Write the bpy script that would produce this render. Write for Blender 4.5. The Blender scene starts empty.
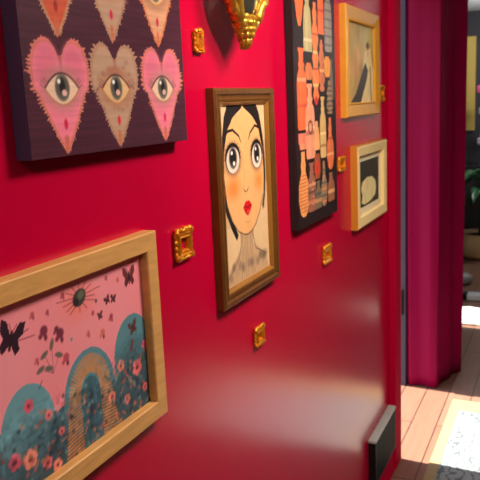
import bpy, bmesh, math, random
import numpy as np
from mathutils import Vector, Matrix
random.seed(7); rng = np.random.default_rng(7)
scene = bpy.context.scene
COL = scene.collection
PI = math.pi

# ------------------------------------------------------------------ helpers
def lin(c):
    c = np.asarray(c, float) / 255.0
    return np.where(c <= .04045, c / 12.92, ((c + .055) / 1.055) ** 2.4)

def rgb(*c): return tuple(lin(c)) + (1.0,)

def mat(name, col, rough=.5, metal=0., spec=.5, bump=0., bscale=60., var=0., vscale=8., stretch=(1, 1, 1), coat=0., sheen=0., sheen_tint=None):
    m = bpy.data.materials.new(name); m.use_nodes = True
    nt = m.node_tree; b = nt.nodes['Principled BSDF']
    b.inputs['Base Color'].default_value = col
    b.inputs['Roughness'].default_value = rough
    b.inputs['Metallic'].default_value = metal
    b.inputs['Specular IOR Level'].default_value = spec
    b.inputs['Coat Weight'].default_value = coat
    if sheen:
        b.inputs['Sheen Weight'].default_value = sheen
        if sheen_tint: b.inputs['Sheen Tint'].default_value = sheen_tint
    tc = nt.nodes.new('ShaderNodeTexCoord'); mp = nt.nodes.new('ShaderNodeMapping')
    nt.links.new(tc.outputs['Object'], mp.inputs['Vector']); mp.inputs['Scale'].default_value = stretch
    if var:
        n = nt.nodes.new('ShaderNodeTexNoise'); n.inputs['Scale'].default_value = vscale; n.inputs['Detail'].default_value = 5
        nt.links.new(mp.outputs[0], n.inputs['Vector'])
        hs = nt.nodes.new('ShaderNodeMix'); hs.data_type = 'RGBA'
        c = np.array(col[:3])
        hs.inputs[6].default_value = tuple(c * (1 - var)) + (1,)
        hs.inputs[7].default_value = tuple(np.minimum(c * (1 + var), 1)) + (1,)
        nt.links.new(n.outputs['Fac'], hs.inputs[0]); nt.links.new(hs.outputs[2], b.inputs['Base Color'])
    if bump:
        n2 = nt.nodes.new('ShaderNodeTexNoise'); n2.inputs['Scale'].default_value = bscale; n2.inputs['Detail'].default_value = 3
        nt.links.new(mp.outputs[0], n2.inputs['Vector'])
        bp = nt.nodes.new('ShaderNodeBump'); bp.inputs['Strength'].default_value = bump; bp.inputs['Distance'].default_value = .01
        nt.links.new(n2.outputs['Fac'], bp.inputs['Height']); nt.links.new(bp.outputs[0], b.inputs['Normal'])
    return m

def mat_attr(name, rough=.5, spec=.4, coat=0., bump=0.):
    m = bpy.data.materials.new(name); m.use_nodes = True
    nt = m.node_tree; b = nt.nodes['Principled BSDF']
    a = nt.nodes.new('ShaderNodeAttribute'); a.attribute_name = 'paint'
    nt.links.new(a.outputs['Color'], b.inputs['Base Color'])
    b.inputs['Roughness'].default_value = rough; b.inputs['Specular IOR Level'].default_value = spec
    b.inputs['Coat Weight'].default_value = coat; b.inputs['Coat Roughness'].default_value = .12
    if bump:
        tc = nt.nodes.new('ShaderNodeTexCoord')
        w = nt.nodes.new('ShaderNodeTexNoise'); w.inputs['Scale'].default_value = 420
        nt.links.new(tc.outputs['Object'], w.inputs['Vector'])
        bp = nt.nodes.new('ShaderNodeBump'); bp.inputs['Strength'].default_value = bump; bp.inputs['Distance'].default_value = .002
        nt.links.new(w.outputs['Fac'], bp.inputs['Height']); nt.links.new(bp.outputs[0], b.inputs['Normal'])
    return m

def link(name, me, m, parent=None, smooth=False):
    o = bpy.data.objects.new(name, me); COL.objects.link(o)
    if m: me.materials.append(m)
    if parent is not None: o.parent = parent
    if smooth: me.polygons.foreach_set('use_smooth', [True] * len(me.polygons))
    return o

def obj(name, bm, m, parent=None, smooth=False, off=(0, 0, 0)):
    """bm is in world metres; off (the thing's base) is subtracted so parts sit in their parent's space"""
    bmesh.ops.recalc_face_normals(bm, faces=bm.faces)
    if off != (0, 0, 0): bmesh.ops.translate(bm, verts=bm.verts, vec=-Vector(off))
    me = bpy.data.meshes.new(name); bm.to_mesh(me); bm.free()
    return link(name, me, m, parent, smooth)

def tag(o, label, cat, group=None, kind=None):
    o['label'] = label; o['category'] = cat
    if group: o['group'] = group
    if kind: o['kind'] = kind
    return o

def thing(name, label, cat, loc, group=None):
    o = bpy.data.objects.new(name, None); COL.objects.link(o); o.location = loc
    return tag(o, label, cat, group)

def struct(name, bm, m):
    o = obj(name, bm, m); o['kind'] = 'structure'; return o

def new(): return bmesh.new()

def box(bm, a, b, bev=0.):
    a = Vector(a); b = Vector(b)
    r = bmesh.ops.create_cube(bm, size=1)
    vs = r['verts']
    bmesh.ops.scale(bm, verts=vs, vec=b - a); bmesh.ops.translate(bm, verts=vs, vec=(a + b) / 2)
    if bev:
        es = list({e for v in vs for e in v.link_edges})
        bmesh.ops.bevel(bm, geom=es, offset=bev, segments=2, affect='EDGES', profile=.6)
    return bm

def ball(bm, c, r, s=(1, 1, 1), seg=12):
    q = bmesh.ops.create_uvsphere(bm, u_segments=seg, v_segments=max(6, seg * 2 // 3), radius=r)
    bmesh.ops.scale(bm, verts=q['verts'], vec=s); bmesh.ops.translate(bm, verts=q['verts'], vec=c)

def tube(bm, pts, rad, seg=8, closed=False):
    pts = [Vector(p) for p in pts]; n = len(pts); rings = []
    rads = rad if hasattr(rad, '__len__') else [rad] * n
    for i, p in enumerate(pts):
        a = pts[i - 1] if (i or closed) else p; b = pts[(i + 1) % n] if (i < n - 1 or closed) else p
        t = (b - a).normalized()
        u = t.cross(Vector((1, 0, 0)))
        if u.length < .1: u = t.cross(Vector((0, 0, 1)))
        u.normalize(); v = t.cross(u)
        rings.append([bm.verts.new(p + (u * math.cos(k * 2 * PI / seg) + v * math.sin(k * 2 * PI / seg)) * rads[i]) for k in range(seg)])
    for i in range(n if closed else n - 1):
        A, B = rings[i], rings[(i + 1) % n]
        for k in range(seg): bm.faces.new((A[k], A[(k + 1) % seg], B[(k + 1) % seg], B[k]))
    if not closed:
        bm.faces.new(rings[0]); bm.faces.new(rings[-1][::-1])

def lathe(bm, prof, c, seg=32):
    rings = []
    for r, z in prof:
        rings.append([bm.verts.new((c[0] + r * math.cos(k * 2 * PI / seg), c[1] + r * math.sin(k * 2 * PI / seg), c[2] + z)) for k in range(seg)])
    for A, B in zip(rings, rings[1:]):
        for k in range(seg): bm.faces.new((A[k], A[(k + 1) % seg], B[(k + 1) % seg], B[k]))
    bm.faces.new(rings[0][::-1]); bm.faces.new(rings[-1])

def moulding(bm, y0, y1, z0, z1, prof):
    """mitred picture-frame moulding on the wall x=0; prof = [(inset from the outer edge, height off the wall)], closed loop"""
    loops = []
    for d, h in prof:
        loops.append([bm.verts.new((h, y, z)) for y, z in ((y0 + d, z0 + d), (y1 - d, z0 + d), (y1 - d, z1 - d), (y0 + d, z1 - d))])
    n = len(loops)
    for i in range(n):
        A, B = loops[i], loops[(i + 1) % n]
        for k in range(4): bm.faces.new((A[k], A[(k + 1) % 4], B[(k + 1) % 4], B[k]))

# ------------------------------------------------------------------ painting on a grid of vertices
class Paint:
    def __init__(s, y0, y1, z0, z1, res, base):
        s.e = (y0, y1, z0, z1)
        s.nu = int((y1 - y0) / res) + 2; s.nv = int((z1 - z0) / res) + 2
        s.Y, s.Z = np.meshgrid(np.linspace(y0, y1, s.nu), np.linspace(z0, z1, s.nv))
        s.C = np.empty(s.Y.shape + (3,)); s.C[:] = lin(base); s.res = res
    def put(s, a, col):
        a = np.clip(a, 0, 1)[..., None]
        col = np.asarray(col, float)
        s.C = s.C * (1 - a) + (lin(col) if col.ndim == 1 else col) * a
    def soft(s, d, w=None):
        w = w or s.res * 1.2
        return np.clip(.5 - d / w, 0, 1)
    def ell(s, cy, cz, ry, rz, col, rot=0., w=None, a=1.):
        y = s.Y - cy; z = s.Z - cz; c, q = math.cos(rot), math.sin(rot)
        y, z = c * y + q * z, -q * y + c * z
        d = (np.sqrt((y / ry) ** 2 + (z / rz) ** 2) - 1) * min(ry, rz)
        s.put(s.soft(d, w) * a, col)
    def line(s, pts, wid, col, a=1., w=None, close=False):
        pts = list(pts)
        if close: pts.append(pts[0])
        ws = wid if hasattr(wid, '__len__') else [wid] * len(pts)
        D = np.full(s.Y.shape, 9.)
        for (a0, a1), (b0, b1), w0, w1 in zip(pts, pts[1:], ws, ws[1:]):
            dy, dz = b0 - a0, b1 - a1; L = dy * dy + dz * dz + 1e-12
            t = np.clip(((s.Y - a0) * dy + (s.Z - a1) * dz) / L, 0, 1)
            D = np.minimum(D, np.hypot(s.Y - a0 - t * dy, s.Z - a1 - t * dz) - (w0 + (w1 - w0) * t) / 2)
        s.put(s.soft(D, w) * a, col)
    def inside(s, pts):
        I = np.zeros(s.Y.shape, bool); n = len(pts)
        for i in range(n):
            (y0, z0), (y1, z1) = pts[i], pts[(i + 1) % n]
            if z0 == z1: continue
            hit = ((z0 > s.Z) != (z1 > s.Z)) & (s.Y < (y1 - y0) * (s.Z - z0) / (z1 - z0) + y0)
            I ^= hit
        return I
    def poly(s, pts, col, a=1.): s.put(s.inside(pts) * a, col)
    def noise(s, amp, fy, fz, seed=0):
        r = np.random.default_rng(seed); ny, nz = max(3, int((s.e[1] - s.e[0]) * fy)), max(3, int((s.e[3] - s.e[2]) * fz))
        g = r.random((nz + 2, ny + 2)); u = (s.Y - s.e[0]) / (s.e[1] - s.e[0]) * ny; v = (s.Z - s.e[2]) / (s.e[3] - s.e[2]) * nz
        i = np.clip(u.astype(int), 0, ny); j = np.clip(v.astype(int), 0, nz); fu = u - i; fv = v - j
        fu = fu * fu * (3 - 2 * fu); fv = fv * fv * (3 - 2 * fv)
        n = (g[j, i] * (1 - fu) + g[j, i + 1] * fu) * (1 - fv) + (g[j + 1, i] * (1 - fu) + g[j + 1, i + 1] * fu) * fv
        s.C = s.C * (1 + amp * (n - .5) * 2)[..., None]
        return n
    def mesh(s, name, x, m, parent, off=(0, 0, 0), gain=1.):
        nu, nv = s.nu, s.nv; N = nu * nv
        co = np.stack([np.full(N, x) - off[0], s.Y.ravel() - off[1], s.Z.ravel() - off[2]], 1)
        i = np.arange(nu - 1)[None] + nu * np.arange(nv - 1)[:, None]
        q = np.stack([i, i + 1, i + 1 + nu, i + nu], -1).reshape(-1, 4)
        me = bpy.data.meshes.new(name); me.vertices.add(N); me.vertices.foreach_set('co', co.ravel())
        me.loops.add(q.size); me.loops.foreach_set('vertex_index', q.ravel().astype(np.int32))
        me.polygons.add(len(q)); me.polygons.foreach_set('loop_start', np.arange(0, q.size, 4, dtype=np.int32))
        me.update(calc_edges=True)
        at = me.color_attributes.new('paint', 'FLOAT_COLOR', 'POINT')
        c = np.ones((N, 4)); c[:, :3] = np.clip(s.C.reshape(-1, 3) * gain, 0, .95)
        at.data.foreach_set('color', c.astype(np.float32).ravel())
        return link(name, me, m, parent)

# ------------------------------------------------------------------ materials
def mat_wall():
    m = mat('crimson_gloss_paint', WALLC, .23, bump=.08, bscale=9, spec=.5)
    return m
WALLC = (.56, .0005, .036, 1)
M_wall = mat_wall()
M_trim = mat('crimson_trim_paint', (.50, .0008, .034, 1), .8, spec=.05)
M_grey = mat('grey_jamb_paint', rgb(70, 66, 82), .7)
M_char = mat('charcoal_paint', rgb(52, 52, 58), .6, var=.1)
M_ceil = mat('white_ceiling', rgb(205, 208, 210), .8)
M_oak = mat('pale_oak', rgb(216, 160, 92), .45, var=.28, vscale=14, stretch=(6, 1, 6), bump=.1, bscale=30)
M_bronze = mat('aged_bronze_wood', rgb(112, 68, 25), .38, metal=.25, var=.3, vscale=30, bump=.15, bscale=80)
M_gilt_line = mat('gilt_inner_lip', rgb(176, 122, 52), .35, metal=.45)
M_gold = mat('gilt_metal', rgb(222, 140, 26), .36, metal=.55, var=.12, vscale=60, bump=.25, bscale=140)
M_mgold = mat('aged_gilt', rgb(216, 164, 62), .3, metal=.75, var=.2, vscale=50, bump=.3, bscale=120)
M_goldpaint = mat('matte_gold_frame', rgb(226, 160, 50), .5, metal=.15, var=.12, vscale=20)
M_goldside = mat('gold_side', rgb(214, 140, 46), .45, metal=.2)
M_cream = mat('cream_frame', rgb(248, 218, 152), .5, var=.06, vscale=25)
M_matb = mat('mat_board', rgb(240, 224, 186), .8)
M_blackside = mat('dark_canvas_edge', rgb(38, 25, 28), .7, spec=.3, bump=.1, bscale=300)
M_navy = mat('navy_canvas_edge', rgb(74, 62, 96), .6, bump=.1, bscale=300)
M_mirror = mat('dusky_mirror_glass', rgb(150, 145, 130), .16, metal=.9)
M_black = mat('black_metal', rgb(18, 18, 17), .6, spec=.2)
M_chrome = mat('pale_metal', rgb(182, 190, 184), .5)
M_velvet = mat('crimson_curtain_cloth', (.25, .0004, .044, 1), .5, spec=.12, bump=.03, bscale=120)
M_art = mat_attr('painted_canvas', .5, .22, bump=.25)
M_art_s = mat_attr('painted_print', .55, .3)

def floor_mat():
    m = bpy.data.materials.new('brown_plank_floor'); m.use_nodes = True
    nt = m.node_tree; b = nt.nodes['Principled BSDF']
    tc = nt.nodes.new('ShaderNodeTexCoord'); mp = nt.nodes.new('ShaderNodeMapping')
    mp.inputs['Rotation'].default_value = (0, 0, PI / 2)
    nt.links.new(tc.outputs['Object'], mp.inputs['Vector'])
    br = nt.nodes.new('ShaderNodeTexBrick')
    br.inputs['Color1'].default_value = (.30, .155, .105, 1); br.inputs['Color2'].default_value = (.255, .125, .082, 1)
    br.inputs['Mortar'].default_value = (.06, .03, .02, 1)
    br.inputs['Scale'].default_value = 1; br.inputs['Brick Width'].default_value = 1.1; br.inputs['Row Height'].default_value = .12
    br.inputs['Mortar Size'].default_value = .003
    nt.links.new(mp.outputs[0], br.inputs['Vector'])
    n = nt.nodes.new('ShaderNodeTexNoise'); n.inputs['Scale'].default_value = 5; n.inputs['Detail'].default_value = 6
    mp2 = nt.nodes.new('ShaderNodeMapping'); mp2.inputs['Scale'].default_value = (9, 1, 1)
    nt.links.new(tc.outputs['Object'], mp2.inputs['Vector']); nt.links.new(mp2.outputs[0], n.inputs['Vector'])
    mx = nt.nodes.new('ShaderNodeMix'); mx.data_type = 'RGBA'; mx.blend_type = 'MULTIPLY'; mx.inputs[0].default_value = .38
    nt.links.new(br.outputs['Color'], mx.inputs[6]); nt.links.new(n.outputs['Fac'], mx.inputs[7]); nt.links.new(mx.outputs[2], b.inputs['Base Color'])
    b.inputs['Roughness'].default_value = .35
    return m
M_floor = floor_mat()

# ------------------------------------------------------------------ the setting
CZ = 2.45
struct('floor', box(new(), (-2.2, -1.8, -.1), (3.2, 8.4, 0)), M_floor)
bm = new(); box(bm, (-.12, -1.8, 0), (0, 2.92, CZ)); box(bm, (-.12, 2.92, 2.12), (0, 3.74, CZ))
struct('wall_left', bm, M_wall)
struct('wall_right', box(new(), (1.7, -1.8, 0), (1.82, 3.74, CZ)), mat('dark_burgundy_paint', (.018, .002, .004, 1), .7, spec=.2))
struct('wall_back', box(new(), (-.12, -1.9, 0), (1.82, -1.8, CZ)), M_char)
bm = new(); box(bm, (-.72, 3.83, 0), (-.2, 3.93, CZ)); struct('wall_partition', bm, M_char)
bm = new()
box(bm, (-.72, 3.93, 0), (-.6, 4.93, CZ)); box(bm, (-.72, 5.38, 0), (-.6, 8.1, CZ))
box(bm, (-.72, 4.93, 0), (-.6, 5.38, .78)); box(bm, (-.72, 4.93, 1.75), (-.6, 5.38, CZ))
struct('wall_far_left', bm, M_char)
bm = new(); WX0, WX1, WZ0, WZ1 = 1.10, 1.75, 1.0, 2.2
box(bm, (-.72, 8.0, 0), (WX0, 8.12, CZ)); box(bm, (WX1, 8.0, 0), (3.1, 8.12, CZ)); box(bm, (WX0, 8.0, 0), (WX1, 8.12, WZ0)); box(bm, (WX0, 8.0, WZ1), (WX1, 8.12, CZ))
struct('wall_far', bm, M_char)
struct('wall_far_right', box(new(), (3.0, 3.74, 0), (3.1, 8.0, CZ)), M_char)
M_white = mat('white_window_paint', rgb(214, 214, 210), .5)
bm = new(); f_ = .05
box(bm, (WX0, 7.99, WZ0), (WX0 + f_, 8.07, WZ1)); box(bm, (WX1 - f_, 7.99, WZ0), (WX1, 8.07, WZ1)); box(bm, (WX0 + f_, 7.99, WZ0), (WX1 - f_, 8.07, WZ0 + f_)); box(bm, (WX0 + f_, 7.99, WZ1 - f_), (WX1 - f_, 8.07, WZ1)); box(bm, (WX0 + f_, 8.01, 1.59), (WX1 - f_, 8.05, 1.62))
wn = struct('window_1', bm, M_white)
mg = bpy.data.materials.new('window_glass'); mg.use_nodes = True; nt = mg.node_tree
tr = nt.nodes.new('ShaderNodeBsdfTransparent'); gl = nt.nodes.new('ShaderNodeBsdfGlossy'); gl.inputs['Roughness'].default_value = .02; mx = nt.nodes.new('ShaderNodeMixShader'); mx.inputs[0].default_value = .06
nt.links.new(tr.outputs[0], mx.inputs[1]); nt.links.new(gl.outputs[0], mx.inputs[2]); nt.links.new(mx.outputs[0], nt.nodes['Material Output'].inputs['Surface'])
for z0, z1 in ((WZ0 + f_, 1.59), (1.62, WZ1 - f_)): obj('pane', box(new(), (WX0 + f_, 8.025, z0), (WX1 - f_, 8.031, z1)), mg, wn)
struct('wall_far_return', box(new(), (1.7, 3.74, 0), (3.1, 3.84, CZ)), M_char)
bm = new(); box(bm, (-.12, -1.9, CZ), (1.82, 3.83, CZ + .1)); box(bm, (-.72, 3.83, CZ), (3.1, 8.12, CZ + .1))
struct('ceiling', bm, M_ceil)
# casing round the back entrance, the jamb with its hinge beyond it, baseboard
bm = new(); box(bm, (0, 2.81, .0), (.03, 2.92, 2.2), .004); struct('trim_1', bm, M_trim)
bm = new(); box(bm, (-.24, 3.742, 0), (-.122, 3.80, 2.2), .003)
j = struct('trim_2', bm, M_grey)
bm = new(); box(bm, (-.1475, 3.735, .42), (-.133, 3.745, .56), .001); tube(bm, [(-.139, 3.735, .42), (-.139, 3.735, .56)], .006)
obj('hinge', bm, M_black, j)
bm = new()
pr = [(0, 0), (.026, 0), (.026, .012), (.02, .03), (.017, .085), (.012, .1), (0, .1)]
for y0, y1 in ((-1.8, 2.81),):
    A = [bm.verts.new((x, y0, z)) for x, z in pr]; B = [bm.verts.new((x, y1, z)) for x, z in pr]
    for k in range(len(pr)): bm.faces.new((A[k], A[(k + 1) % len(pr)], B[(k + 1) % len(pr)], B[k]))
    bm.faces.new(A); bm.faces.new(B[::-1])
struct('baseboard_left', bm, M_trim)

# ------------------------------------------------------------------ heart-eye canvas
def heart(cy, zt, zb, w, n=90):
    """outline from the lobes (zt) to a long point (zb)"""
    P = []; h = zt - zb; zc = zt - h * .30
    for k in range(n):
        t = 2 * PI * k / n
        y = abs(math.sin(t)) ** 1.0 * math.copysign(1, math.sin(t))
        # top lobes
        if math.cos(t) > 0:
            v = abs(y); z = zc + h * .30 * math.sqrt(max(0, 1 - ((v - .5) / .5) ** 2)) * (1 if v > .0 else 0)
            z = max(z, zc + h * .15 * (1 - v * 2) if v < .5 else zc)
        else:
            v = abs(y); z = zb + (zc - zb) * (v ** 1.25 if v < .8 else .757 + .243 * (1 - math.sqrt(max(0, 1 - ((v - .8) / .2) ** 2))))
        P.append((cy + y * w / 2, z))
    return P

def jag(P, amp, seed):
    r = np.random.default_rng(seed); Q = []
    cy = sum(p[0] for p in P) / len(P); cz = sum(p[1] for p in P) / len(P)
    for i, p in enumerate(P):
        q = P[(i + 1) % len(P)]
        L = math.hypot(q[0] - p[0], q[1] - p[1]); m = max(1, int(L / .0022))
        for k in range(m):
            t = k / m; y = p[0] + (q[0] - p[0]) * t; z = p[1] + (q[1] - p[1]) * t
            e = amp * (r.random() if (len(Q) % 2) else -.1)
            d = math.hypot(y - cy, z - cz) + 1e-6
            Q.append((y + (y - cy) / d * e * 1.3, z + (z - cz) / d * e * .5))
    return Q

def eye(p, cy, cz, w, h, skin, iris, lid):
    p.ell(cy, cz, w * 1.25, h * 1.45, lid, w=.012, a=.8)
    top = [(cy + w * t, cz + h * (1 - t * t) * .95) for t in np.linspace(-1, 1, 17)]
    bot = [(cy + w * t, cz - h * (1 - t * t) * 1.0) for t in np.linspace(1, -1, 17)]
    p.poly(top + bot, skin)
    p.ell(cy, cz + h * .05, w * .44, h * .86, iris)
    p.ell(cy, cz + h * .05, w * .36, h * .70, np.array(iris) * .75)
    p.ell(cy, cz + h * .1, w * .17, h * .55, (24, 18, 22))
    p.ell(cy + w * .1, cz - h * .28, w * .15, h * .2, (214, 170, 160))
    p.ell(cy - w * .18, cz + h * .45, w * .09, h * .14, (240, 230, 225))
    p.line(top, .0028, (60, 26, 34))
    p.line([(a, b - .0005) for a, b in bot], .0022, (176, 120, 70))
    for t in (-1.0, -.92, -.84, .84, .92, 1.0):      # lashes at both corners
        p.line([(cy + w * t, cz + h * (1 - t * t) + .001), (cy + w * t * 1.24, cz + h * (1 - t * t) * 1.2 + .006)], .0014, (120, 50, 62), .8)

p = Paint(.711, 1.126, 1.541, 2.02, .0016, (70, 30, 46))
p.noise(.22, 12, 420, 1)
pink, pinkd, beige, orange = (226, 120, 142), (205, 100, 124), (178, 142, 118), (196, 84, 58)
R0 = [(0.786, 'pink'), (0.914, 'beige'), (1.051, 'pink')]
R1 = [(0.786, 'orange'), (0.914, 'beige'), (1.046, 'tan')]
R2 = [(0.786, 'beige'), (0.914, 'pink'), (1.046, 'orange')]
for row, zt, zb in ((R2, 2.012, 1.857), (R1, 1.855, 1.700), (R0, 1.698, 1.544)):
    for k, (cy, kind) in enumerate(row):
        w = .124; H = heart(cy, zt, zb, w)
        rim = {'pink': (206, 116, 100), 'beige': (172, 128, 104), 'orange': (182, 128, 100), 'tan': (206, 120, 78)}[kind]
        body = {'pink': pink, 'beige': beige, 'orange': orange, 'tan': (204, 150, 116)}[kind]
        p.poly(jag(H, .0085, k + int(zt * 100)), rim)
        cm = (zt * .6 + zb * .4)
        H2 = [(cy + (y - cy) * .92, cm + (z - cm) * .91) for y, z in H]
        p.poly(H2, body)
        if kind == 'pink':
            for sgn in (-1, 1): p.ell(cy + sgn * .029, zt - .035, .024, .027, pinkd, w=.02, a=.7)
        if kind == 'beige':
            for q in range(26):
                p.ell(cy + rng.uniform(-.05, .05), zt - rng.uniform(.015, .1), .004, .003, (140, 96, 86), w=.005, a=.6)
            p.ell(cy - .002, zt - .043, .016, .008, (150, 40, 44), w=.008, a=.9)
            p.line([(cy - .05, zt - .068), (cy - .02, zt - .053), (cy + .012, zt - .05), (cy + .048, zt - .066)], .003, (100, 52, 50), .8)
        if kind == 'orange': p.ell(cy, zt - .02, .03, .08, (206, 80, 48), w=.03, a=.8)
        p.line([(cy, zt - .026), (cy + .001, zt - .045)], .005, (150, 74, 78), .7, w=.006)
        p.line([(cy, zb + .02), (cy, zb + .003)], [.010, .005], (192, 98, 66), .85, w=.004)
        if row is not R1 or True:
            eye(p, cy, zt - .066, .036, .0215, (222, 186, 160) if kind == 'pink' else (212, 170, 122), (112, 104, 92), (190, 120, 122) if kind == 'pink' else (170, 118, 92))
        p.ell(cy + .001, zb + .040, .0042, .0075, (200, 30, 70) if kind != 'orange' else (150, 40, 40))
p.noise(.10, 10, 300, 5)
t = thing('heart_eye_picture', 'dark unframed canvas of fringed hearts with open eyes, at upper left', 'painting', (0, .91, 1.541))
OFF = (0, .91, 1.541)
obj('canvas_edge', box(new(), (.001, .710, 1.540), (.0255, 1.127, 2.02), .002), M_navy, t, off=OFF)
p.mesh('painted_face', .0260, M_art, t, OFF, 1.2)

# ------------------------------------------------------------------ oak framed garden picture
t = thing('oak_framed_picture', 'oak-framed pink print of moths and teal mushroom domes, lower left on red wall', 'framed picture', (0, .78, 1.066))
OFF = (0, .78, 1.066)
bm = new(); moulding(bm, .545, 1.0, 1.066, 1.396, [(0, 0), (0, .023), (.002, .025), (.030, .025), (.032, .023), (.032, .006)])
obj('frame', bm, M_oak, t, off=OFF)
obj('backing_board', box(new(), (.001, .57, 1.09), (.0085, .975, 1.372)), M_matb, t, off=OFF)
p = Paint(.572, .973, 1.092, 1.370, .0014, (244, 134, 142))
p.noise(.10, 14, 14, 3)
teal, deep = (84, 128, 138), (54, 72, 82)
def dome(cy, top, hw, zb=1.09, col=teal):
    pts = [(cy + hw * math.cos(a), top - hw * 1.25 + hw * 1.25 * math.sin(a)) for a in np.linspace(0, PI, 24)]
    pts = [(cy + hw * 1.12, zb)] + pts + [(cy - hw * 1.12, zb)]
    p.poly(pts, col)
dome(.590, 1.215, .040, col=(84, 122, 134)); dome(.928, 1.268, .054, col=teal); dome(.672, 1.245, .054, col=(100, 146, 156)); dome(.745, 1.185, .04, col=(70, 104, 116)); dome(.808, 1.250, .064)
edge = [(.57, 1.15), (.63, 1.185), (.70, 1.195), (.75, 1.18), (.80, 1.17), (.86, 1.20), (.92, 1.232), (.975, 1.22), (.975, 1.09), (.57, 1.09)]
for q in range(8): p.poly([(y, z - .010 * q + .006 * math.sin(y * 90 + q)) if z > 1.1 else (y, z) for y, z in edge], deep, .26)
# ochre arch with combed strokes
for k in range(30):
    a = PI * k / 29
    r0, r1 = .026, .050
    p.line([(.808 + r0 * math.cos(a), 1.18 + 1.25 * r0 * math.sin(a)), (.808 + r1 * math.cos(a), 1.18 + 1.18 * r1 * math.sin(a))], .0034, (188, 128, 72), .9)
for k in range(16):
    z = 1.178 - k * .0055
    for sg in (-1, 1): p.line([(.808 + sg * .026, z), (.808 + sg * (.052 + .001 * k), z - .004)], .0034, (184, 122, 66), .9)
p.poly([(.808 + .024 * math.cos(a), 1.17 + .036 * math.sin(a)) for a in np.linspace(0, PI, 14)] + [(.784, 1.09), (.832, 1.09)], (60, 92, 104))
p.ell(.808, 1.16, .007, .028, (40, 58, 70), w=.008)
def flower(y, z, r, c=(222, 104, 112), c2=(120, 44, 60)):
    for k in range(5):
        a = k * 2 * PI / 5 + y * 40
        p.ell(y + r * .6 * math.cos(a), z + r * .6 * math.sin(a), r * .52, r * .52, c, w=.003)
    p.ell(y, z, r * .34, r * .34, c2, w=.003)
for y, z, r in ((.675, 1.214, .009), (.712, 1.185, .007), (.640, 1.150, .011), (.668, 1.140, .013), (.70, 1.118, .009), (.735, 1.15, .006), (.890, 1.192, .009), (.936, 1.172, .013), (.962, 1.205, .007), (.86, 1.15, .009), (.90, 1.13, .008), (.72, 1.105, .009), (.63, 1.11, .008), (.955, 1.13, .007), (.60, 1.14, .009)):
    flower(y, z, r, random.choice([(222, 110, 112), (206, 88, 108), (224, 130, 110)]))
for q in range(170):
    y = rng.uniform(.575, .97); z = rng.uniform(1.095, 1.20)
    p.ell(y, z, .0035, .0035, [(150, 84, 80), (96, 124, 122), (170, 112, 84), (40, 54, 60)][q % 4], w=.003, a=.75)
band = np.clip((1.235 - p.Z) / .05, 0, 1)                # mottled brushwork over the lower bank
for fy, sd_ in ((60, 41), (140, 42)):
    r_ = np.random.default_rng(sd_); k_ = r_.random((int(.28 * fy) + 3, int(.40 * fy) + 3))
    uu = ((p.Y - .572) * fy).astype(int); vv = ((p.Z - 1.092) * fy).astype(int)
    p.C *= (1 + .22 * band * (k_[vv, uu] - .5) * 2)[..., None]
for k in range(26):
    y, z = rng.uniform(.63, .97), rng.uniform(1.10, 1.235)
    if z < 1.19 or abs(y - .925) < .035 or abs(y - .672) < .03:
        a = rng.uniform(0, PI); p.line([(y, z), (y + .010 * math.cos(a), z + .010 * math.sin(a))], .003, [(132, 150, 146), (44, 58, 66), (190, 120, 90)][k % 3], .6)
# leaves, buds and little flowers on the pink ground
def bug(y, z, s, col, rot=0.):
    c, q = math.cos(rot), math.sin(rot)
    def T(u, v): return (y + s * (c * u - q * v), z + s * (q * u + c * v))
    return T
def moth(y, z, s, col, rot=0., hind=None):
    T = bug(y, z, s, col, rot)
    for sg in (-1, 1):
        p.poly([T(0, .1), T(sg * .5, .95), T(sg * .95, 1.05), T(sg * .9, .35), T(sg * .55, .0), T(0, -.05)], col)
        p.poly([T(0, .05), T(sg * .6, .0), T(sg * .8, -.5), T(sg * .5, -.85), T(sg * .2, -.5), T(0, -.15)], hind or col)
    p.line([T(0, .4), T(0, -.55)], .22 * s, (30, 16, 22))
    for sg in (-1, 1): p.line([T(0, .35), T(sg * .3, .85)], .0012, (50, 24, 30))
# black moth with spread wings on the left
moth(.656, 1.314, .024, (44, 20, 34), -.35)
p.line([(.62, 1.312), (.70, 1.306)], .0014, (52, 24, 36)); p.line([(.63, 1.30), (.655, 1.314), (.69, 1.318)], .0014, (52, 24, 36))
# beetle with rays and a warm glow
p.ell(.797, 1.325, .034, .026, (230, 112, 92), w=.03, a=.6)
for k in range(14):
    a = k * 2 * PI / 14 + .2
    p.line([(.801 + .014 * math.cos(a), 1.331 + .010 * math.sin(a)), (.801 + (.038 if k % 3 else .052) * math.cos(a), 1.331 + .022 * math.sin(a))], .0013, (64, 34, 40), .9)
p.ell(.801, 1.331, .0165, .0125, (62, 58, 52), rot=.4); p.ell(.805, 1.334, .008, .006, (96, 96, 80), rot=.4); p.ell(.793, 1.326, .006, .006, (44, 30, 34))
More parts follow.
